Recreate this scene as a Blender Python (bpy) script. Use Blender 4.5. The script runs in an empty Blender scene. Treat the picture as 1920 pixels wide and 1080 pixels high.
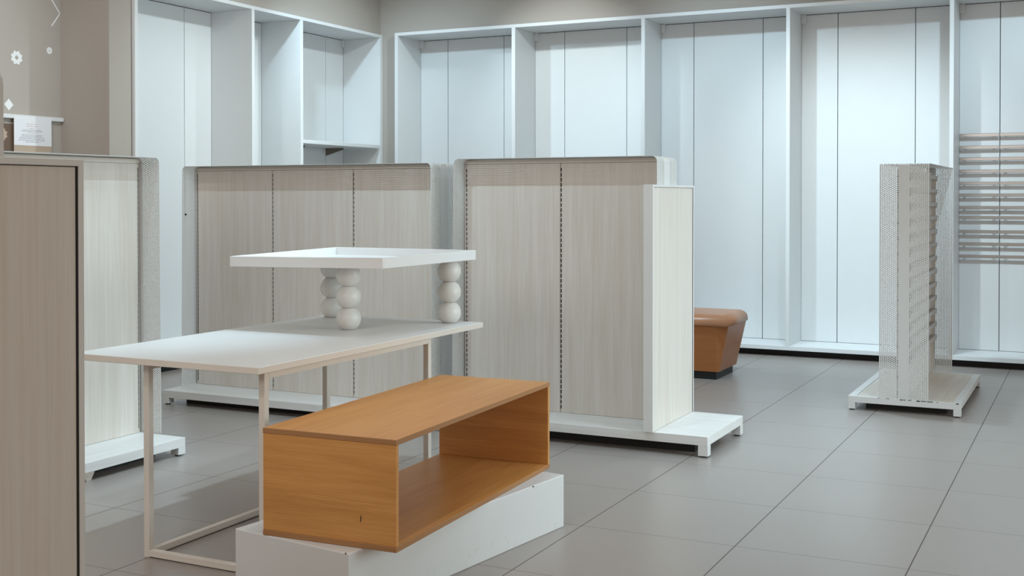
import bpy, bmesh, math, random
import numpy as np
from mathutils import Matrix, Vector
random.seed(4)
S = bpy.context.scene
C = S.collection
R = math.radians

# ------------------------------------------------------------------ materials
MAT = {}
def new_mat(name):
    m = bpy.data.materials.new(name); m.use_nodes = True
    nt = m.node_tree; b = nt.nodes['Principled BSDF']
    MAT[name] = m
    return m, nt, b
def N(nt, t, **kw):
    n = nt.nodes.new(t)
    for k, v in kw.items(): setattr(n, k, v)
    return n
def mathn(nt, op, a, b=None, c=None):
    n = nt.nodes.new('ShaderNodeMath'); n.operation = op
    for i, v in enumerate((a, b, c)):
        if v is None: continue
        if isinstance(v, (int, float)): n.inputs[i].default_value = v
        else: nt.links.new(v, n.inputs[i])
    return n.outputs[0]
def mixc(nt, fac, a, b):
    n = nt.nodes.new('ShaderNodeMix'); n.data_type = 'RGBA'
    for sock, v in ((n.inputs[0], fac), (n.inputs[6], a), (n.inputs[7], b)):
        if hasattr(v, 'links'): nt.links.new(v, sock)
        elif isinstance(v, (int, float)): sock.default_value = v
        else: sock.default_value = (*v, 1)
    return n.outputs[2]
def noise(nt, vec, scale, detail=3, rough=.5, dist=0):
    n = nt.nodes.new('ShaderNodeTexNoise')
    n.inputs['Scale'].default_value = scale; n.inputs['Detail'].default_value = detail
    n.inputs['Roughness'].default_value = rough; n.inputs['Distortion'].default_value = dist
    nt.links.new(vec, n.inputs['Vector'])
    return n.outputs['Fac']
def objco(nt, scale=(1,1,1), loc=(0,0,0), rot=(0,0,0)):
    t = nt.nodes.new('ShaderNodeTexCoord'); m = nt.nodes.new('ShaderNodeMapping')
    m.inputs['Scale'].default_value = scale; m.inputs['Location'].default_value = loc
    m.inputs['Rotation'].default_value = rot
    nt.links.new(t.outputs['Object'], m.inputs['Vector'])
    return m.outputs['Vector']
def ramp(nt, fac, stops):
    n = nt.nodes.new('ShaderNodeValToRGB'); e = n.color_ramp.elements
    while len(e) < len(stops): e.new(.5)
    for i, (p, c) in enumerate(stops): e[i].position = p; e[i].color = (*c, 1)
    nt.links.new(fac, n.inputs[0])
    return n.outputs[0]
def bump(nt, b, h, strength=.1, dist=.002):
    n = nt.nodes.new('ShaderNodeBump'); n.inputs['Strength'].default_value = strength
    n.inputs['Distance'].default_value = dist
    nt.links.new(h, n.inputs['Height']); nt.links.new(n.outputs[0], b.inputs['Normal'])

def paint(name, col, rough=.45, var=.04, scale=6, spec=.4):
    m, nt, b = new_mat(name)
    f = noise(nt, objco(nt), scale, 4)
    c2 = tuple(max(0, c*(1-var*2)) for c in col)
    nt.links.new(mixc(nt, f, col, c2), b.inputs['Base Color'])
    b.inputs['Roughness'].default_value = rough
    b.inputs['Specular IOR Level'].default_value = spec
    return m
paint('white_laminate', (.74, .755, .76), .42, .015)
paint('white_metal', (.72, .71, .69), .38, .02)
paint('sheet_metal', (.68, .67, .65), .42, .02)
paint('cream_metal', (.72, .655, .58), .42, .03)
paint('tray_white', (.80, .80, .79), .4, .015)
paint('black_gap', (.012, .011, .010), .7, 0)
paint('black_rubber', (.018, .017, .017), .55, .1)
paint('wall_paint', (.435, .392, .352), .8, .02, 3, .2)
paint('ceiling_paint', (.7, .7, .7), .8, .01)
paint('paper', (.80, .81, .84), .7, .01)
paint('ink', (.10, .10, .11), .8, 0)
paint('red_ink', (.42, .15, .10), .8, 0)
paint('sticker_white', (.82, .83, .84), .5, 0)
paint('dark_board', (.16, .105, .075), .6, .05)
paint('tan_board', (.50, .39, .30), .7, .05)
paint('bracket_shaded', (.20, .165, .135), .6, .05)  # dark tone puts the shading under the shelf into the bracket colour
paint('chip_dark', (.05, .045, .04), .8, .1)

def ash(name, axis, lo, hi, rough=.5):
    """pale whitewashed veneer with straight grain along the given axis"""
    m, nt, b = new_mat(name)
    st = {'x': (1.2, 26, 26), 'y': (26, 1.2, 26), 'z': (26, 26, .9)}[axis]
    st2 = {'x': (.35, 6, 6), 'y': (6, .35, 6), 'z': (6, 6, .3)}[axis]
    f1 = noise(nt, objco(nt, st), 3.0, 5, .62, .3)
    f2 = noise(nt, objco(nt, st2), 3.0, 3, .5, .6)
    f = mathn(nt, 'ADD', mathn(nt, 'MULTIPLY', f1, .55), mathn(nt, 'MULTIPLY', f2, .45))
    c = ramp(nt, f, [(.36, lo), (.5, tuple((a+c_)/2 for a, c_ in zip(lo, hi))), (.62, hi)])
    nt.links.new(c, b.inputs['Base Color'])
    b.inputs['Roughness'].default_value = rough
    bump(nt, b, f1, .08)
ash('ash_panel', 'z', (.63, .565, .495), (.71, .66, .605), .48)
ash('ash_deck', 'x', (.69, .665, .63), (.76, .75, .73), .45)
ash('cream_deck', 'y', (.60, .52, .44), (.68, .62, .55), .5)

def oak(name, axis):
    m, nt, b = new_mat(name)
    st = {'x': (1.0, 30, 30), 'y': (30, 1.0, 30)}[axis]
    st2 = {'x': (.5, 5, 5), 'y': (5, .5, 5)}[axis]
    f1 = noise(nt, objco(nt, st), 3.2, 6, .7, .4)
    f2 = noise(nt, objco(nt, st2), 2.0, 2, .5, 1.0)
    # growth-ring lines: sine of a warped coordinate
    w = nt.nodes.new('ShaderNodeTexWave'); w.wave_type = 'BANDS'
    w.bands_direction = {'x': 'Z', 'y': 'X'}[axis]
    w.inputs['Scale'].default_value = 52; w.inputs['Distortion'].default_value = 5
    w.inputs['Detail'].default_value = 3; w.inputs['Detail Scale'].default_value = .6
    nt.links.new(objco(nt, {'x': (.35, 1, 1), 'y': (1, .22, 1)}[axis]), w.inputs['Vector'])
    f = mathn(nt, 'ADD', mathn(nt, 'MULTIPLY', f1, .5),
              mathn(nt, 'ADD', mathn(nt, 'MULTIPLY', f2, .38), mathn(nt, 'MULTIPLY', w.outputs['Fac'], .12)))
    c = ramp(nt, f, [(.30, (.45, .188, .048)), (.5, (.62, .285, .080)), (.68, (.70, .355, .115))])
    nt.links.new(c, b.inputs['Base Color'])
    b.inputs['Roughness'].default_value = .36
    b.inputs['Specular IOR Level'].default_value = .45
    bump(nt, b, f1, .12)
oak('oak_long', 'y'); oak('oak_cross', 'x')
# plywood edge: thin dark and light plies stacked in z
m, nt, b = new_mat('ply_edge')
w = nt.nodes.new('ShaderNodeTexWave'); w.bands_direction = 'Z'; w.inputs['Scale'].default_value = 62
w.inputs['Distortion'].default_value = .6
nt.links.new(objco(nt), w.inputs['Vector'])
nt.links.new(mixc(nt, w.outputs['Fac'], (.46, .23, .09), (.30, .135, .05)), b.inputs['Base Color'])
b.inputs['Roughness'].default_value = .5

# brown veneer of the bench
m, nt, b = new_mat('brown_veneer')
f = noise(nt, objco(nt, (1, 12, 12)), 3, 4, .6)
nt.links.new(mixc(nt, f, (.36, .128, .040), (.47, .185, .064)), b.inputs['Base Color'])
b.inputs['Roughness'].default_value = .38; b.inputs['Specular IOR Level'].default_value = .3
m, nt, b = new_mat('tan_leather')
f = noise(nt, objco(nt), 160, 3)
nt.links.new(mixc(nt, f, (.46, .205, .10), (.52, .245, .125)), b.inputs['Base Color'])
b.inputs['Roughness'].default_value = .34; bump(nt, b, f, .12)

# scuffed white paint of plinth
m, nt, b = new_mat('scuffed_white')
co = objco(nt)
f = noise(nt, co, 14, 6, .7)
sep = N(nt, 'ShaderNodeSeparateXYZ'); nt.links.new(co, sep.inputs[0])
low = mathn(nt, 'MULTIPLY', mathn(nt, 'LESS_THAN', sep.outputs[2], .06), mathn(nt, 'GREATER_THAN', f, .58))
c = mixc(nt, noise(nt, co, 5, 4), (.72, .72, .71), (.66, .655, .64))
nt.links.new(mixc(nt, mathn(nt, 'MULTIPLY', low, .10), c, (.42, .33, .25)), b.inputs['Base Color'])
b.inputs['Roughness'].default_value = .5; bump(nt, b, noise(nt, co, 220, 2), .12, .001)

# speckled white of ball legs
m, nt, b = new_mat('ball_white')
co = objco(nt)
f = noise(nt, co, 45, 6, .75)
sp = mathn(nt, 'GREATER_THAN', f, .67)
nt.links.new(mixc(nt, mathn(nt, 'MULTIPLY', sp, .35), (.68, .65, .61), (.42, .32, .24)), b.inputs['Base Color'])
b.inputs['Roughness'].default_value = .42

# brushed steel
m, nt, b = new_mat('brushed_steel')
f = noise(nt, objco(nt, (.8, 60, 60)), 4, 4)
nt.links.new(mixc(nt, f, (.50, .45, .42), (.60, .56, .53)), b.inputs['Base Color'])
b.inputs['Metallic'].default_value = .85; b.inputs['Roughness'].default_value = .3
b.inputs['Anisotropic'].default_value = .5

# floor tile
TS = .61863; TX = -1.82235; TY = 4.92105
m, nt, b = new_mat('floor_tile')
tc = N(nt, 'ShaderNodeTexCoord'); sep = N(nt, 'ShaderNodeSeparateXYZ')
nt.links.new(tc.outputs['Object'], sep.inputs[0])
ux = mathn(nt, 'DIVIDE', mathn(nt, 'SUBTRACT', sep.outputs[0], TX), TS)
uy = mathn(nt, 'DIVIDE', mathn(nt, 'SUBTRACT', sep.outputs[1], TY), TS)
def grout(u, wid):
    fr = mathn(nt, 'FRACT', u)
    d = mathn(nt, 'MINIMUM', fr, mathn(nt, 'SUBTRACT', 1, fr))
    return mathn(nt, 'LESS_THAN', d, wid/2/TS)
gx = grout(ux, .0042); gy = grout(uy, .0030)
g = mathn(nt, 'MAXIMUM', gx, gy)
cell = N(nt, 'ShaderNodeCombineXYZ')
nt.links.new(mathn(nt, 'FLOOR', ux), cell.inputs[0]); nt.links.new(mathn(nt, 'FLOOR', uy), cell.inputs[1])
wn = N(nt, 'ShaderNodeTexWhiteNoise', noise_dimensions='3D'); nt.links.new(cell.outputs[0], wn.inputs['Vector'])
f = noise(nt, tc.outputs['Object'], 90, 4)
f2 = noise(nt, tc.outputs['Object'], 1.4, 3)
base = mixc(nt, f, (.325, .285, .260), (.355, .315, .290))
base = mixc(nt, mathn(nt, 'MULTIPLY', wn.outputs['Value'], .10), base, (.275, .238, .215))
base = mixc(nt, mathn(nt, 'MULTIPLY', f2, .10), base, (.29, .255, .235))
gc = mixc(nt, gx, (.15, .11, .09), (.07, .045, .035))
nt.links.new(mixc(nt, g, base, gc), b.inputs['Base Color'])
nt.links.new(mathn(nt, 'ADD', mathn(nt, 'MULTIPLY', f2, .10), mathn(nt, 'MULTIPLY', g, .3)), b.inputs['Roughness'])
rr = nt.nodes.new('ShaderNodeMath'); rr.operation = 'ADD'; rr.inputs[1].default_value = .27
nt.links.new(b.inputs['Roughness'].links[0].from_socket, rr.inputs[0]); nt.links.new(rr.outputs[0], b.inputs['Roughness'])
b.inputs['Specular IOR Level'].default_value = .75
bump(nt, b, mathn(nt, 'MULTIPLY', g, -1), .35, .0015)

# ------------------------------------------------------------------ mesh helpers
class MB:
    def __init__(self): self.bm = bmesh.new()
    def box(self, x0, x1, y0, y1, z0, z1, bev=0, mi=0, seg=1):
        b2 = bmesh.new()
        bmesh.ops.create_cube(b2, size=1)
        for v in b2.verts:
            v.co = Vector((x0+(v.co.x+.5)*(x1-x0), y0+(v.co.y+.5)*(y1-y0), z0+(v.co.z+.5)*(z1-z0)))
        if bev: bmesh.ops.bevel(b2, geom=b2.edges[:], offset=bev, segments=seg, affect='EDGES', profile=.5)
        self._merge(b2, mi); return self
    def _merge(self, b2, mi):
        for f in b2.faces: f.material_index = mi
        me = bpy.data.meshes.new('tmp'); b2.to_mesh(me); b2.free()
        self.bm.from_mesh(me); bpy.data.meshes.remove(me)
    def cyl(self, x, y, z0, z1, r, mi=0, n=16, r2=None):
        b2 = bmesh.new()
        bmesh.ops.create_cone(b2, cap_ends=True, segments=n, radius1=r, radius2=r if r2 is None else r2, depth=z1-z0,
                              matrix=Matrix.Translation((x, y, (z0+z1)/2)))
        self._merge(b2, mi); return self
    def poly(self, verts, faces, mi=0):
        b2 = bmesh.new(); vs = [b2.verts.new(v) for v in verts]
        for f in faces: b2.faces.new([vs[i] for i in f])
        bmesh.ops.recalc_face_normals(b2, faces=b2.faces[:])
        self._merge(b2, mi); return self
    def build(self, name, mats, parent=None, smooth=False):
        me = bpy.data.meshes.new(name); self.bm.to_mesh(me); self.bm.free()
        if isinstance(mats, str): mats = [mats]
        for m in mats: me.materials.append(MAT[m])
        if smooth:
            for p in me.polygons: p.use_smooth = True
        o = bpy.data.objects.new(name, me); C.objects.link(o)
        if parent: o.parent = parent
        return o
def thing(name, label, cat, loc=(0,0,0), rz=0, group=None):
    o = bpy.data.objects.new(name, None); C.objects.link(o)
    o.empty_display_size = .1
    o.location = loc; o.rotation_euler = (0, 0, rz)
    o['label'] = label; o['category'] = cat
    if group: o['group'] = group
    return o
def tag(o, label, cat, group=None):
    o['label'] = label; o['category'] = cat
    if group: o['group'] = group
    return o
def struct(o): o['kind'] = 'structure'; return o
def copy_tree(o, parent=None):
    c = o.copy(); C.objects.link(c)
    if parent: c.parent = parent
    for ch in list(o.children): copy_tree(ch, c)
    return c

# ------------------------------------------------------------------ setting
WZ = 3.6
struct(MB().box(-7.6, 3.6, -1.2, 10.25, -.08, 0).build('floor', 'floor_tile'))
struct(MB().box(-7.6, 3.6, -1.2, 10.25, WZ, WZ+.08).build('ceiling', 'ceiling_paint'))
wb = MB()
wb.box(-6.9, 3.6, 10.11, 10.25, 0, WZ)
wb.box(-6.225, 3.6, 9.70, 10.11, 2.876, WZ)
wb.box(-6.225, -6.018, 9.70, 10.11, 0, 2.876)
struct(wb.build('wall_back', 'wall_paint'))
wl = MB()
wl.box(-6.9, -6.68, 6.195, 10.11, 0, WZ)
wl.box(-6.68, -6.222, 6.195, 6.405, 0, WZ)
wl.box(-6.68, -6.222, 6.405, 10.11, 2.876, WZ)
wl.box(-6.68, -6.222, 9.703, 10.11, 0, 2.876)
struct(wl.build('wall_left', 'wall_paint'))
struct(MB().box(-6.9, -6.688, -1.2, 6.195, 0, WZ).build('wall_alcove', 'wall_paint'))

# ------------------------------------------------------------------ built-in shelving, back wall
TZ = 2.868
T = .033
u = thing('wall_shelving', 'long white built-in wall unit of tall empty bays along the back wall', 'shelving', (-2.0, 9.84, 0))
OX, OY = -2.0, 9.84
def ub(mb, x0, x1, y0, y1, z0, z1, bev=.0015, mi=0): return mb.box(x0-OX, x1-OX, y0-OY, y1-OY, z0, z1, bev, mi)
XR = .2555
ub(MB(), -6.012, XR, 9.62, 10.05, TZ-.03, TZ).build('top_board', 'white_laminate', u)
ub(MB(), -6.012, XR, 9.62, 10.05, .054, .088).build('bottom_board', 'white_laminate', u)
ub(MB(), -6.0, XR-.01, 9.71, 10.0, .0, .054, 0).build('kick_plate', 'black_rubber', u)
DIV = [(-6.012, -5.977), (-4.768, -4.732), (-3.524, -3.491), (-2.277, -2.245), (-1.023, -.991), (.222, XR)]
for a, c in DIV:
    ub(MB(), a, c, 9.62, 10.05, .088, TZ-.03).build('divider', 'white_laminate', u)
SE = [(-5.671, -5.061), (-4.431, -3.819), (-3.190, -2.576), (-1.946, -1.328), (-.692, -.080)]
GAP = .0028
for k, (s0, s1) in enumerate(SE):
    a, c = DIV[k][1]+.0006, DIV[k+1][0]-.0006
    for p, q in ((a, s0-GAP), (s0+GAP, s1-GAP), (s1+GAP, c)):
        ub(MB(), p, q, 10.05, 10.068, .09, TZ-.034, .001).build('back_panel', 'white_laminate', u)
    ub(MB(), a, c, 10.069, 10.085, .06, TZ-.01, 0).build('backing_board', 'black_gap', u)
    ub(MB(), DIV[k][1], DIV[k][1]+.04, 10.02, 10.05, TZ-.03-.075, TZ-.031, .003).build('corner_block', 'white_laminate', u)
for z in (1.792, 1.696, 1.604, 1.507, 1.411, 1.318, 1.22, 1.141, 1.03, .932, .834):
    for p, q in ((-.988, -.694), (-.690, -.082), (-.078, .219)):
        ub(MB(), p, q, 10.0, 10.011, z-.013, z+.013, .003).build('rail', 'brushed_steel', u)
        for xx in (p+.04, q-.04): ub(MB(), xx-.006, xx+.006, 10.011, 10.05, z-.008, z+.008, 0).build('rail_spacer', 'brushed_steel', u)

# built-in shelving, left wall
OX, OY = -6.42, 8.05
u = thing('wall_shelving', 'white built-in wall unit on the left wall with one shelf in its far bay', 'shelving', (OX, OY, 0))
XF, XB = -6.195, -6.62
ub(MB(), XB, XF, 6.414, 9.698, TZ-.03, TZ).build('top_board', 'white_laminate', u)
ub(MB(), XB, XF, 6.414, 9.698, .054, .088).build('bottom_board', 'white_laminate', u)
ub(MB(), -6.6, -6.24, 6.43, 9.68, 0, .054, 0).build('kick_plate', 'black_rubber', u)
DL = [(6.416, 6.447), (7.727, 7.761), (8.386, 8.422), (9.650, 9.698)]
for a, c in DL:
    ub(MB(), XB, XF, a, c, .088, TZ-.03).build('divider', 'white_laminate', u)
for k, ss in enumerate(([6.79, 7.403], [], [8.745, 9.358])):
    a, c = DL[k][1]+.0006, DL[k+1][0]-.0006
    ed = [a] + [v for s in ss for v in (s-GAP, s+GAP)] + [c]
    for p, q in zip(ed[::2], ed[1::2]):
        ub(MB(), XB-.018, XB, p, q, .09, TZ-.034, .001).build('back_panel', 'white_laminate', u)
    ub(MB(), XB-.034, XB-.019, a, c, .06, TZ-.01, 0).build('backing_board', 'black_gap', u)
ub(MB(), XB, XB+.014, 9.622, 9.649, TZ-.105, TZ-.031, .003).build('corner_block', 'white_laminate', u)
sh = ub(MB(), XB+.001, XF+.0, 8.424, 9.632, 1.772, 1.804, .002).build('shelf', 'white_laminate', u)
for yy in (8.745, 9.358):
    p = MB()
    x0, x1 = XB-OX+.002, XB-OX+.20
    y0, y1 = yy-OY-.004, yy-OY+.004
    v = [(x0, y0, 1.771), (x1, y0, 1.771), (x1, y0, 1.755), (x0, y0, 1.70), (x0, y1, 1.771), (x1, y1, 1.771), (x1, y1, 1.755), (x0, y1, 1.70)]
    p.poly(v, [(0,1,2,3), (7,6,5,4), (0,4,5,1), (1,5,6,2), (2,6,7,3), (3,7,4,0)])
    p.build('shelf_bracket', 'bracket_shaded', u)

# ------------------------------------------------------------------ perforated cover
def perforated_cover(name, L, half, z0, z1, rad, flare, mat, parent, pitch=.01175, cs=.0107, ncol=10, margin=.011, hole=.0034):
    """inverted U of perforated sheet: two zones of staggered holes, a solid band in the middle"""
    # path (x, z): up the left leg, over, down the right leg
    leg = z1 - rad - z0; arc = math.pi/2*rad; top = L - 2*rad
    tot = 2*leg + 2*arc + top
    nrow = int(tot/pitch); p = tot/nrow
    # u stations across the width: cell boundaries
    us = [-half]
    left0 = -half + margin - cs/2
    zone1 = [left0 + cs*i for i in range(ncol+1)]
    zone2 = [-v for v in reversed(zone1)]
    us = [-half] + zone1 + zone2 + [half]
    us = np.array(us); nu = len(us)
    M = 2*nrow
    vv = np.arange(M+1)*p/2
    verts = [np.stack([np.repeat(us, M+1), np.tile(vv, nu)], 1)]
    def gi(i, j): return i*(M+1)+j
    faces = []
    def strip(i):
        for j in range(M): faces.append((gi(i, j), gi(i+1, j), gi(i+1, j+1), gi(i, j+1)))
    strip(0); strip(ncol+1); strip(nu-2)
    base = nu*(M+1); extra = []
    cols = list(range(1, ncol+1)) + list(range(ncol+2, nu-2))
    ang = np.radians([-135, -90, -45, 0, 45, 90, 135, 180])
    for ci, i in enumerate(cols):
        off = ci % 2
        uc = (us[i]+us[i+1])/2
        n = nrow - off
        j0 = np.arange(n)*2 + off
        mids = base + sum(len(e) for e in extra)
        extra.append(np.stack([np.full(n+1, uc), np.append(vv[j0], vv[j0[-1]+2])], 1))
        hb = mids + n + 1
        hx = uc + hole*np.cos(ang)[None, :] + 0*j0[:, None]
        hy = vv[j0+1][:, None] + hole*np.sin(ang)[None, :]
        extra.append(np.stack([hx.ravel(), hy.ravel()], 1))
        if off:
            a, b_ = gi(i, 0), gi(i+1, 0)
            faces.append((a, b_, b_+1, mids, a+1))
            e = M-1
            faces.append((gi(i, e), mids+n, gi(i+1, e), gi(i+1, M), gi(i, M)))
        for k in range(n):
            j = int(j0[k])
            ring = (gi(i, j), mids+k, gi(i+1, j), gi(i+1, j+1), gi(i+1, j+2), mids+k+1, gi(i, j+2), gi(i, j+1))
            h = hb + 8*k
            for q in range(8):
                q2 = (q+1) % 8
                faces.append((ring[q], ring[q2], h+q2, h+q))
    uv = np.concatenate(verts+extra)
    w, s = uv[:, 0], uv[:, 1]
    x = np.zeros_like(s); z = np.zeros_like(s)
    a = s < leg
    x[a] = 0; z[a] = z0 + s[a]
    s1 = s-leg; a = (s1 >= 0) & (s1 < arc); t = s1[a]/rad
    x[a] = rad - rad*np.cos(t); z[a] = z1-rad + rad*np.sin(t)
    s2 = s1-arc; a = (s2 >= 0) & (s2 < top)
    x[a] = rad + s2[a]; z[a] = z1
    s3 = s2-top; a = (s3 >= 0) & (s3 < arc); t = s3[a]/rad
    x[a] = L-rad + rad*np.sin(t); z[a] = z1-rad + rad*np.cos(t)
    s4 = s3-arc; a = s4 >= 0
    x[a] = L; z[a] = z1-rad - s4[a]
    fl = flare*(1-z/z1)
    x = np.where(x < L/2, x-fl*(x < L*.2), x+fl*(x > L*.8))
    co = np.stack([x, w, z], 1)
    me = bpy.data.meshes.new(name)
    me.from_pydata(co.tolist(), [], faces); me.validate(); me.update()
    me.materials.append(MAT[mat])
    o = bpy.data.objects.new(name, me); C.objects.link(o); o.parent = parent
    md = o.modifiers.new('thickness', 'SOLIDIFY'); md.thickness = .0016; md.offset = 0
    return o

def upright(x, y, z0, z1, face, parent, name='slotted_upright', wide=.012, slot=.0042, ln=.020, pitch=.028):
    """slotted steel upright, one connected mesh; face = +1/-1 side of the slots along y"""
    zs = [z0]; z = z0+.02; kinds = []
    while z < z1-.03:
        zs += [z, z+ln]; kinds += [0, 1]; z += pitch
    zs.append(z1); kinds.append(0)
    b2 = bmesh.new()
    yb = y-face*.012
    rows = [[b2.verts.new((xx, y, zz)) for xx in (x-wide, x-slot, x+slot, x+wide)] for zz in zs]
    bk = [[b2.verts.new((xx, yb, zz)) for xx in (x-wide, x+wide)] for zz in (z0, z1)]
    for r in range(len(zs)-1):
        for c in range(3):
            f = b2.faces.new((rows[r][c], rows[r][c+1], rows[r+1][c+1], rows[r+1][c]))
            f.material_index = 1 if (c == 1 and kinds[r]) else 0
    b2.faces.new([r[0] for r in rows]+[bk[1][0], bk[0][0]]); b2.faces.new([r[3] for r in rows]+[bk[1][1], bk[0][1]])
    b2.faces.new(bk[0]+bk[1][::-1]); b2.faces.new(rows[0]+bk[0][::-1]); b2.faces.new(rows[-1]+bk[1][::-1])
    bmesh.ops.recalc_face_normals(b2, faces=b2.faces[:])
    mb = MB(); me = bpy.data.meshes.new('tmp'); b2.to_mesh(me); b2.free(); mb.bm.from_mesh(me); bpy.data.meshes.remove(me)
    return mb.build(name, ['cream_metal', 'black_gap'], parent)

BH = .325
def gondola(name, label, nbay, loc, rz, top, zb, deck_ext=0, end_panel=False, flare=.010, bay=.6, group=None, midfoot=False, d1=.334):
    """double-sided shop gondola, long axis on local x from 0 to L; wood panels, perforated cover, low base"""
    L = nbay*bay + .02
    g = thing(name, label, 'gondola shelf', loc, rz, group)
    xe = L + deck_ext
    x0 = -.018
    # base
    lip = .046
    MB().box(x0, xe, -BH, BH, zb-lip, zb, .0015).build('deck', 'ash_deck', g)
    fx = [x0, xe-.05]
    for xx in fx:
        for yy in (-BH, BH-.05):
            f = MB().box(xx, xx+.05, yy, yy+.05, .008, zb-lip+.0002, .0004).build('foot', 'white_metal', g)
            MB().cyl(xx+.025, yy+.025, 0, .009, .016, n=14).build('glide', 'black_rubber', f)
    if midfoot:
        for xx in (L*.33, L*.66):
            for yy in (-BH+.02, BH-.06):
                MB().poly([(xx-.04, yy, zb-lip), (xx+.04, yy, zb-lip), (xx+.014, yy, .0), (xx-.014, yy, .0),
                           (xx-.04, yy+.04, zb-lip), (xx+.04, yy+.04, zb-lip), (xx+.014, yy+.04, 0), (xx-.014, yy+.04, 0)],
                          [(0,1,2,3), (7,6,5,4), (0,4,5,1), (1,5,6,2), (2,6,7,3), (3,7,4,0)]).build('middle_foot', 'cream_metal', g)
    MB().box(x0+.10, xe-.10, -BH+.11, BH-.11, 0, zb-lip-.001, 0).build('shade_block', 'black_rubber', g)  # added black block, deepens the shadow under the deck
    # core, panels, uprights
    zt = top-.028
    MB().box(.004, L-.004, -.012, .012, zb+.001, zt, 0).build('core', 'black_gap', g)
    MB().box(.004, L-.004, -.03, .03, zt, top-.004, .001).build('head_rail', 'cream_metal', g)
    for sgn in (-1, 1):
        for k in range(nbay):
            a = .012 + k*bay + .0055; c = .012 + (k+1)*bay - .0055 - (.004 if k == nbay-1 else 0)
            y0, y1 = (-.03, -.014) if sgn < 0 else (.014, .03)
            MB().box(a, c, y0, y1, zb+.001, zt-.001, .001).build('back_panel', 'ash_panel', g)
        for k in range(nbay+1):
            upright(.012+k*bay if k < nbay else L-.012, sgn*.022, zb+.001, zt-.002, sgn, g, ln=(.0262 if k in (0, nbay) and nbay == 3 else .020), slot=(.0065 if k in (0, nbay) and nbay == 3 else .0042))
    perforated_cover('perforated_cover', L, .157, zb+.002, top, .030, flare, 'sheet_metal', g)
    if end_panel:
        ex = L-.006
        z1 = 1.364; d0 = -.345; w = .052
        e = MB().box(ex+w-.014, ex+w-.004, d0+.0122, d1-.0122, zb+.001, z1-.0122, .001).build('end_panel', 'ash_panel', g)
        MB().box(ex+.001, ex+.004, d0+.0122, d1-.0122, zb+.001, z1-.0122, 0).build('back_sheet', 'white_metal', e)
        fr = MB()
        fr.box(ex, ex+w, d0, d0+.012, zb+.001, z1, .0012); fr.box(ex, ex+w, d1-.012, d1, zb+.001, z1, .0012)
        fr.box(ex, ex+w, d0+.011, d1-.011, z1-.012, z1, .0012)
        fr.build('end_panel_frame', 'white_metal', e)
        gp = MB()
        gp.box(ex+w-.004, ex+w-.0028, d0+.0121, d0+.0139, zb+.002, z1-.0121, 0)
        gp.box(ex+w-.004, ex+w-.0025, d1-.0165, d1-.0121, zb+.002, z1-.0121, 0)
        gp.box(ex+w-.004, ex+w-.0028, d0+.0121, d1-.0121, z1-.0134, z1-.0121, 0)
        gp.build('shadow_gap', 'black_gap', e)
        MB().box(ex+.019, ex+.021, d0-.0008, d0+.001, z1-.035, z1-.033, 0).build('screw', 'black_rubber', e)
    return g

# middle gondola behind the table (three panels)
g1 = gondola('display_gondola', 'long three-panel pale wood gondola with perforated metal cover behind the table', 3,
             (-5.245, 6.0, 0), 0, 1.497, .09, bay=.6045)
bo = MB().cyl(0, 0, 0, .006, .0065, n=12).build('bolt', 'black_rubber', g1)
bo.rotation_euler = (0, R(90), 0); bo.location = (-.0015, -.128, 1.19)
# two-panel gondola with end panel
g2 = gondola('display_gondola', 'two-panel pale gondola with a white end panel standing on its base, mid room', 2,
             (-3.272, 6.02, 0), 0, 1.517, .106, deck_ext=.327, end_panel=True, bay=.596)
# a like one close to the camera
g3 = gondola('display_gondola', 'nearest gondola at the left picture edge, framed wooden end panel filling the corner', 2,
             (-1.603-1.258, 1.246, 0), 0, 1.517, .106, deck_ext=.327, end_panel=True, bay=.596, d1=.29)
# gondola along the left side, long axis on y
g0 = gondola('display_gondola', 'pale gondola at the left, turned lengthwise, partly hidden by the nearest panel', 3,
             (-4.444, 2.785, 0), R(90), 1.501, .089, bay=.6, midfoot=True)
for k in (g1, g2, g3, g0): k['group'] = 'perforated gondolas around the table'

# ------------------------------------------------------------------ rail stand at the right
st = thing('rail_display_stand', 'narrow perforated white display stand with metal rails, alone on the right floor', 'display stand', (-1.04, 8.04, 0))
zb = .086; HX, HY = .325, .64
MB().box(-HX, HX, -HY, -HY+.02, zb-.04, zb, .0015).box(-HX, HX, HY-.02, HY, zb-.04, zb, .0015)\
    .box(-HX, -HX+.045, -HY+.0195, HY-.0195, zb-.04, zb, .0008).box(HX-.045, HX, -HY+.0195, HY-.0195, zb-.04, zb, .0008).build('base_frame', 'white_metal', st)
MB().box(-HX+.09, HX-.09, -HY+.10, HY-.10, 0, zb-.031, 0).build('shade_block', 'black_rubber', st)  # added black block to darken the underside of the stand
MB().box(-HX+.046, HX-.046, -HY+.021, HY-.021, zb-.03, zb-.002, .001).build('deck', 'cream_deck', st)
for sx in (-HX, HX-.042):
    for sy in (-HY, HY-.042):
        f = MB().box(sx, sx+.042, sy, sy+.042, .007, zb-.0399, .0004).build('foot', 'white_metal', st)
        MB().cyl(sx+.021, sy+.021, 0, .008, .015, n=14).build('glide', 'black_rubber', f)
ch = MB()
for x, w, h in ((-.02, .016, .005), (.0, .012, .004), (.025, .022, .003), (.075, .02, .006), (.10, .03, .004), (.135, .03, .004),
                (.16, .01, .003), (.19, .008, .003), (-.10, .02, .002), (-.15, .012, .002), (.297, .016, .006)):
    ch.box(x, x+w, -HY-.0006, -HY+.002, zb-.002-h, zb-.0012, 0)
ch.build('chipped_paint', 'chip_dark', st)
zt = 1.502
MB().box(-.033, .010, -HY+.03, HY-.03, zb, zt-.03, .001).build('core_panel', 'white_metal', st)
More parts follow.
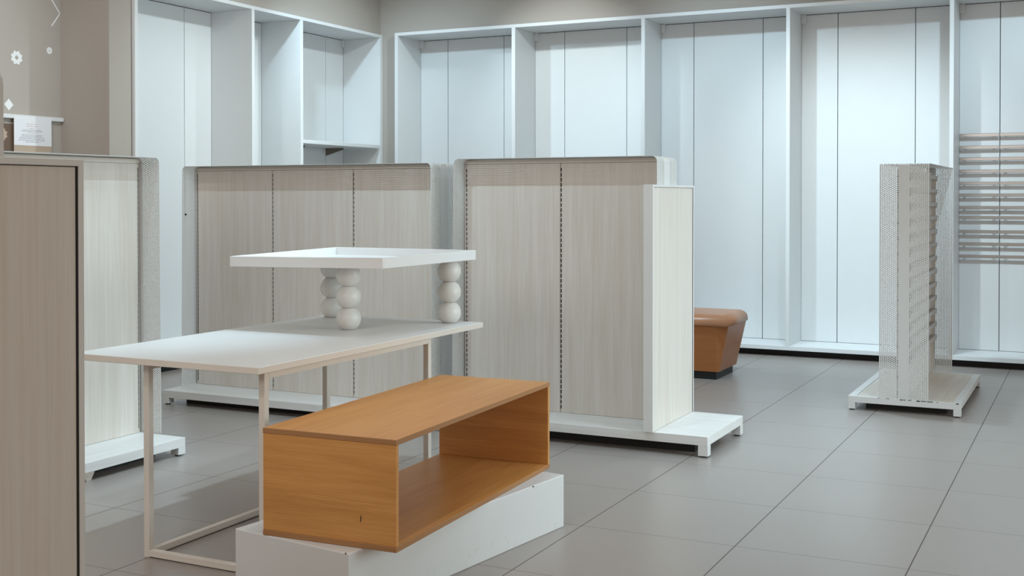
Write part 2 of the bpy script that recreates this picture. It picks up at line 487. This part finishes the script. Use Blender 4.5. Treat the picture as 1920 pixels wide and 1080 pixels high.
c = perforated_cover('perforated_cover', 2*HY-.006, .1425, zb+.001, zt, .006, 0, 'sheet_metal', st)
c.rotation_euler = (0, 0, R(90)); c.location = (0, -HY+.003, 0)
for yy, fc in ((-HY+.03, -1), (HY-.03, 1)):
    for xx in (-.0385, .0155):
        upright(xx, yy-fc*.0, zb, zt-.03, fc, st, wide=.0052, slot=.003, ln=.022, pitch=.0935)
for k in range(13):
    z = 1.436-.0915*k
    r_ = MB().box(.022, .046, -HY+.015, HY-.02, z-.013, z+.013, .002).build('rail', 'brushed_steel', st)
    for yy in (-HY+.018, HY-.032):
        MB().poly([(.0215, yy, z-.06), (.0215, yy, z-.0132), (.044, yy, z-.0132), (.0215, yy+.012, z-.06), (.0215, yy+.012, z-.0132), (.044, yy+.012, z-.0132)],
                [(0,1,2), (5,4,3), (0,3,4,1), (1,4,5,2), (2,5,3,0)]).build('rail_bracket', 'cream_metal', r_)

# ------------------------------------------------------------------ table
t = thing('display_table', 'low white rectangular table on a slim sled frame in the middle', 'table', (-2.81, 3.79, 0))
OX, OY = -2.81, 3.79
ub(MB(), -3.36, -2.506, 3.155, 4.765, .706, .730, .0015).build('tabletop', ['white_metal', 'cream_metal'], t)
for p in t.children[0].data.polygons:
    if abs(p.normal[2]) < .5: p.material_index = 1  # cream edge faces: warm shade on a white top put into the colour
TX0, TX1, TY0, TY1, W = -3.081, -2.537, 3.226, 4.350, .025
for x in (TX0, TX1-W):
    for y in (TY0, TY1-W):
        ub(MB(), x, x+W, y, y+W, .0, .7055, .0012).build('leg', 'cream_metal', t)
for y in (TY0, TY1-W):
    ub(MB(), TX0+W, TX1-W, y, y+W, .004, .027, .0012).build('floor_rail', 'cream_metal', t)
for x in (TX0, TX1-W):
    ub(MB(), x, x+W, TY0+W, TY1-W, .004, .027, .0012).build('floor_rail', 'cream_metal', t)
for x in (TX0, TX1-W): ub(MB(), x, x+W, TY0+W, TY1-W, .68, .7055, 0).build('top_rail', 'cream_metal', t)

# tray on stacked-ball legs
tr = thing('tray_riser', 'square white tray raised on stacked ball legs, standing on the low table', 'riser', (-2.96, 4.43, .7301))
def lathe(prof, n=32):
    vs, fs = [], []
    for (r, z) in prof:
        for k in range(n): a = 2*math.pi*k/n; vs.append((r*math.cos(a), r*math.sin(a), z))
    for i in range(len(prof)-1):
        for k in range(n):
            k2 = (k+1) % n; fs.append((i*n+k, i*n+k2, (i+1)*n+k2, (i+1)*n+k))
    fs.append(tuple(reversed(range(n)))); fs.append(tuple((len(prof)-1)*n+k for k in range(n)))
    return vs, fs
RB, HB = .0535, .0936
prof = []
for q in range(3):
    zc = HB*(q+.5)
    a0 = math.asin(HB/2/RB)
    for k in range(17):
        a = -a0 + 2*a0*k/16
        prof.append((RB*math.cos(a), zc+RB*math.sin(a)))
    if q < 2: prof.append((RB*math.cos(a0)*.97, HB*(q+1)))
vs, fs = lathe(prof, 40)
for px, py in ((-2.89, 4.25), (-2.635, 4.68), (-3.262, 4.655)):
    o = MB().poly([(x+px+2.96, y+py-4.43, z) for x, y, z in vs], fs).build('ball_leg', 'ball_white', tr, smooth=True)
zt0 = 3*HB
x0, x1, y0, y1 = -3.35+2.96, -2.572+2.96, 4.025-4.43, 4.82-4.43
h = .0445; w = .012
def wz(x, y): return -.010*((x1-x)/(x1-x0))*((y1-y)/(y1-y0))
mb = MB().box(x0+w, x1-w, y0+w, y1-w, zt0+.0005, zt0+.008, 0).build('tray_floor', 'tray_white', tr)
rim = MB()
rim.box(x0, x1, y0, y0+w, zt0+.0005, zt0+h, .0012); rim.box(x0, x1, y1-w, y1, zt0+.0005, zt0+h, .0012)
rim.box(x0, x0+w, y0+w, y1-w, zt0+.0005, zt0+h, .0012); rim.box(x1-w, x1, y0+w, y1-w, zt0+.0005, zt0+h, .0012)
ro = rim.build('tray_rim', 'tray_white', tr)
for o in (mb, ro):
    for v in o.data.vertices: v.co.z += wz(v.co.x, v.co.y)

# ------------------------------------------------------------------ plinth and oak box
pl = MB().box(-.25, .25, -.6285, .6285, 0, .206, .004, seg=2)
pl.box(.236, .240, -.6289, -.626, .2015, .2063, 0, 1); pl.box(.2485, .2504, .40, .412, .2010, .2045, 0, 1)
plo = pl.build('display_plinth', ['scuffed_white', 'chip_dark'])
dirv = Vector((.172, 1.247)).normalized(); nv = Vector((-dirv.y, dirv.x))
cn = Vector((-1.880, 4.26)); cc = cn - dirv*.6285 + nv*.25
plo.location = (cc.x, cc.y, 0); plo.rotation_euler = (0, 0, math.atan2(dirv.y, dirv.x)-math.pi/2)
tag(plo, 'low white painted block on the floor under the open oak box', 'plinth')

bx = thing('open_wooden_box', 'long oak box open on both sides, lying askew on the white plinth', 'wooden box')
d1 = Vector((-1.975-(-1.921), 4.338-3.085)).normalized(); n1 = Vector((-d1.y, d1.x))
BL, BW, BHt, BT = 1.254, .4945, .3475, .0172
cc = Vector((-1.922, 3.083)) + d1*BL/2 + n1*BW/2
bx.location = (cc.x, cc.y, .2065); bx.rotation_euler = (0, 0, math.atan2(d1.y, d1.x)-math.pi/2)
def board(name, x0, x1, y0, y1, z0, z1, mat, long_axis):
    o = MB().box(x0, x1, y0, y1, z0, z1, .0012).build(name, [mat, 'ply_edge'], bx)
    big = {'z': 2, 'y': 1}[long_axis]
    for p in o.data.polygons:
        if abs(p.normal[big]) < .8 and abs(p.normal[2]) < .8 and long_axis == 'z': p.material_index = 1
    return o
board('top_board', -BW/2, BW/2, -BL/2, BL/2, BHt-BT, BHt, 'oak_long', 'z')
board('bottom_board', -BW/2, BW/2, -BL/2, BL/2, 0, BT, 'oak_long', 'z')
e0 = board('end_board', -BW/2+.001, BW/2-.001, -BL/2+.001, -BL/2+BT, BT, BHt-BT, 'oak_cross', 'y')
board('end_board', -BW/2+.001, BW/2-.001, BL/2-BT, BL/2-.001, BT, BHt-BT, 'oak_cross', 'y')
MB().poly([(.118, -BL/2+.0004, .082), (.1215, -BL/2+.0004, .083), (.1225, -BL/2+.0004, .098), (.1195, -BL/2+.0004, .105)], [(0, 1, 2, 3)])\
    .build('scratch', 'chip_dark', e0)

# ------------------------------------------------------------------ brown bench
be = thing('upholstered_bench', 'brown tapered bench with padded leather top behind the white end panel', 'bench', (-2.85, 8.42, 0))
def bl(x): return x+2.85
MB().box(bl(-3.3), bl(-2.432), -.225, .20, 0, .055, .001).build('toe_base', 'black_rubber', be)
def ring(xr, xf, yf, yb, z):   # outline: left, front, chamfer, right side, back
    return [(bl(-3.32), yb, z), (bl(-3.32), yf, z), (bl(-2.43), yf, z), (bl(xf), yf+(.0081 if z < .2 else .0351), z), (bl(xr), yb, z)]
r0 = ring(-2.412, -2.412, -.235, .225, .056); r1 = ring(-2.352, -2.352, -.235, .275, .378)
vs = r0+r1
fs = [(0, 1, 2, 3, 4)[::-1], (5, 6, 7, 8, 9)] + [(i, (i+1) % 5, 5+(i+1) % 5, 5+i) for i in range(5)]
MB().poly(vs, fs).build('body', 'brown_veneer', be)
cu = bmesh.new()
bmesh.ops.create_cube(cu, size=1)
for v in cu.verts:
    v.co = Vector((bl(-3.33) if v.co.x < 0 else bl(-2.342), -.247 if v.co.y < 0 else .287, .379 if v.co.z < 0 else .466))
bmesh.ops.bevel(cu, geom=[e for e in cu.edges if min(v.co.z for v in e.verts) > .4], offset=.062, segments=7, affect='EDGES', profile=.5)
bmesh.ops.bevel(cu, geom=[e for e in cu.edges if max(v.co.z for v in e.verts) < .4], offset=.008, segments=2, affect='EDGES', profile=.5)
mbb = MB(); mbb._merge(cu, 0)
mbb.build('cushion', 'tan_leather', be, smooth=True)

# ------------------------------------------------------------------ alcove wall: ledge, boards, notice, stickers
AX = -6.688
tag(MB().box(AX, AX+.034, 5.2, 6.188, 1.842, 1.870, .001).build('wall_ledge', 'white_laminate'),
    'thin white ledge fixed to the grey alcove wall, upper left', 'ledge')
tag(MB().box(AX, AX+.012, 5.45, 5.86, 1.46, 1.805, .001).build('wall_board', 'dark_board'),
    'dark brown board on the alcove wall, left of the notice', 'board')
tag(MB().box(AX+.0302, AX+.034, 5.752, 6.075, 1.46, 1.838, .001).build('sign_backing_board', 'tan_board'),
    'tan board behind the printed notice below the ledge', 'board')
no = thing('notice_sign', 'white printed notice sheet hanging from the ledge on the left wall', 'notice', (AX+.0348, 5.915, 1.66))
MB().box(0, .0008, -.163, .160, 0, .2, 0).build('sheet', 'paper', no)
tx, tr_ = MB(), MB()
for zf, wf, red in ((.745, .28, 1), (.675, .30, 1), (.60, .11, 1), (.535, .50, 0), (.49, .56, 0), (.435, .22, 0), (.365, .56, 0),
                    (.32, .54, 0), (.275, .66, 0), (.225, .70, 0), (.175, .72, 0), (.12, .34, 0)):
    wl_ = .32*wf; y = -.01-wl_/2; end = -.01+wl_/2
    while y < end-.004:
        ww = min(random.uniform(.008, .026), end-y)
        (tr_ if red else tx).box(.0008, .0011, y, y+ww, .2*zf-.0009, .2*zf+.0013, 0); y += ww+.004
tx.build('printed_text', 'ink', no); tr_.build('printed_heading', 'red_ink', no)

def star(r, hole, n=8):
    vs, fs = [], []
    k = 2*n
    for i in range(k):
        a = 2*math.pi*i/k; rr = r if i % 2 else r*.76
        vs.append((.0015, rr*math.cos(a), rr*math.sin(a)))
    for i in range(k):
        a = 2*math.pi*i/k
        # diamond hole
        d = hole/(abs(math.cos(a))+abs(math.sin(a)))
        vs.append((.0015, d*math.cos(a), d*math.sin(a)))
    m_ = len(vs)
    vs += [(0, y, z) for _, y, z in vs]
    for i in range(k):
        j = (i+1) % k
        fs += [(i, j, k+j, k+i), (m_+k+i, m_+k+j, m_+j, m_+i), (m_+i, m_+j, j, i), (k+i, k+j, m_+k+j, m_+k+i)]
    return MB().poly(vs, fs)
def sticker(mb, y, z, label, x=AX+.0004, mat='sticker_white'):
    o = mb.build('wall_sticker', mat); o.location = (x, y, z)
    return tag(o, label, 'sticker')
sticker(star(.052, .018), 5.806, 2.264, 'large white star sticker with a diamond hole on the alcove wall')
sticker(star(.028, .007), 6.091, 2.344, 'small white star sticker on the alcove wall near the corner')
sticker(MB().poly([(.0015, 0, .04), (.0015, -.038, 0), (.0015, 0, -.04), (.0015, .038, 0), (0, 0, .04), (0, -.038, 0), (0, 0, -.04), (0, .038, 0)],
                  [(0,1,2,3), (7,6,5,4), (0,4,5,1), (1,5,6,2), (2,6,7,3), (3,7,4,0)]), 5.738, 1.936,
        'plain white diamond sticker just above the wall ledge')
sticker(star(.046, .014), 5.672, 1.729, 'star sticker on the dark brown board, cut by the nearest gondola', AX+.0125, 'tan_board')  # tan rather than white: the ledge's shade put into the sticker colour
def seg_poly(pts, wd):
    mb = MB()
    for (y0, z0), (y1, z1) in zip(pts, pts[1:]):
        d = Vector((y1-y0, z1-z0)).normalized(); n = Vector((-d.y, d.x))*wd/2
        q = [(y0+n.x, z0+n.y), (y1+n.x, z1+n.y), (y1-n.x, z1-n.y), (y0-n.x, z0-n.y)]
        mb.poly([(.0015, *p) for p in q]+[(0, *p) for p in q], [(0,1,2,3), (7,6,5,4), (0,4,5,1), (1,5,6,2), (2,6,7,3), (3,7,4,0)])
    return mb
sticker(seg_poly([(-.20, .24), (0, 0), (-.075, -.098)], .009), 6.187, 2.62, 'thin white angled line sticker at the top of the alcove wall')

# ------------------------------------------------------------------ light
def spot(x, y, tx_, ty, tz, power, size=70, blend=.7, col=(.80, .93, 1.0), rad=.05, z=3.5):
    l = bpy.data.lights.new('ceiling_spot', 'SPOT'); l.energy = power; l.color = col
    l.spot_size = R(size); l.spot_blend = blend; l.shadow_soft_size = rad
    o = bpy.data.objects.new('ceiling_spot', l); C.objects.link(o)
    o.location = (x, y, z)
    o.rotation_euler = (Vector((tx_, ty, tz))-Vector((x, y, z))).to_track_quat('-Z', 'Y').to_euler()
    return o
def area(x, y, z, sx, sy, power, col, rot=(0,0,0)):
    l = bpy.data.lights.new('fill_light', 'AREA'); l.shape = 'RECTANGLE'; l.size = sx; l.size_y = sy
    l.energy = power; l.color = col
    o = bpy.data.objects.new('fill_light', l); C.objects.link(o)
    o.location = (x, y, z); o.rotation_euler = rot
    return o
# wall washers
COOL = (.80, .945, .98); COOL2 = (.62, .86, 1.0)
spot(-4.2, 7.9, -4.3, 10.0, 2.1, 145, 55, .9, COOL)
spot(-5.6, 7.3, -5.6, 10.0, 1.5, 150, 75, .9, COOL2)
spot(-2.9, 7.4, -2.9, 10.0, 1.2, 200, 75, .9, COOL2)
spot(-1.9, 7.2, -1.75, 10.0, 1.1, 240, 55, .9, COOL)
spot(-.4, 7.4, -.4, 10.0, 1.3, 200, 75, .9, COOL2)
spot(-3.9, 7.6, -6.5, 7.3, 1.3, 210, 70, .9, COOL)
spot(-4.3, 8.6, -6.5, 9.0, 1.6, 95, 80, .9, COOL)
spot(-4.6, 4.3, -6.7, 4.9, 2.4, 150, 60, .9, COOL)
# floor and fixtures
spot(-1.4, 4.3, -2.5, 4.2, 0, 10, 95, .9, COOL2)
spot(-3.9, 4.2, -4.2, 6.0, .5, 110, 75, .9, COOL2)
spot(-2.6, 4.2, -2.7, 6.0, .2, 85, 70, .9, COOL2)
spot(-2.4, 6.1, -3.0, 4.0, .4, 26, 70, .9, COOL2)
spot(-2.1, 4.7, -4.4, 4.1, .6, 105, 60, .9, COOL2)
spot(-2.8, 4.2, -4.0, 3.7, 0, 215, 46, .9, COOL2)
spot(-.2, 6.0, -2.0, 6.0, .5, 85, 70, .9, COOL2)
spot(.6, 4.8, .2, 5.4, 0, 250, 90, .9, COOL2)
spot(-1.5, 7.6, -2.0, 7.8, 0, 200, 90, .9, COOL2)
spot(-2.4, .9, -2.35, 2.9, .3, 105, 42, .9, (1, .96, .92), .2)  # added soft front fill for table, box and plinth faces
spot(-1.7, 3.6, -2.15, 3.7, .5, 45, 36, .9, (.95, .98, 1))  # added to brighten the top of the box
spot(-4.8, 3.4, -6.2, 6.2, 1.8, 90, 50, .9, (1, .97, .94))  # added fill to lift the left return wall
area(-2.5, 5.0, 3.55, 8, 8, 50, (1.0, .96, .92))  # added overhead fill, imitates light bounced around the room
# added fill light behind the camera, brightens faces turned to the front
l = area(-3.0, -1.0, 2.75, 3.4, 1.4, 48, (.97, .98, 1.0))
l.rotation_euler = (Vector((-2.5, 5.0, .8))-l.location).to_track_quat('-Z', 'Y').to_euler()
# added side fill out of view, brightens faces turned to the right
l = area(3.2, 5.4, 1.7, 3.0, 2.0, 34, (.74, .93, 1.0))
l.data.spread = R(70)
l.rotation_euler = (Vector((-2.5, 5.4, .9))-l.location).to_track_quat('-Z', 'Y').to_euler()
w = bpy.data.worlds.new('World'); S.world = w; w.use_nodes = True
bg = w.node_tree.nodes['Background']; bg.inputs[0].default_value = (1.0, .88, .75, 1); bg.inputs[1].default_value = .55

# ------------------------------------------------------------------ camera
f, yaw, pit, rol, cy, h = 2217.758, .459732, .011773, -.0000878, 397.188, 1.296553
cam = bpy.data.cameras.new('camera'); co = bpy.data.objects.new('camera', cam); C.objects.link(co)
cam.sensor_width = 36; cam.lens = f/1920*36; cam.sensor_fit = 'HORIZONTAL'
cam.shift_y = (cy-540)/1920
cam.clip_start = .05; cam.clip_end = 60
co.location = (0, 0, h)
co.rotation_euler = (math.pi/2-pit, 0, yaw)
S.camera = co
S.view_settings.view_transform = 'Standard'; S.view_settings.look = 'None'
S.view_settings.exposure = 0; S.view_settings.gamma = 1
S.view_settings.use_curve_mapping = False
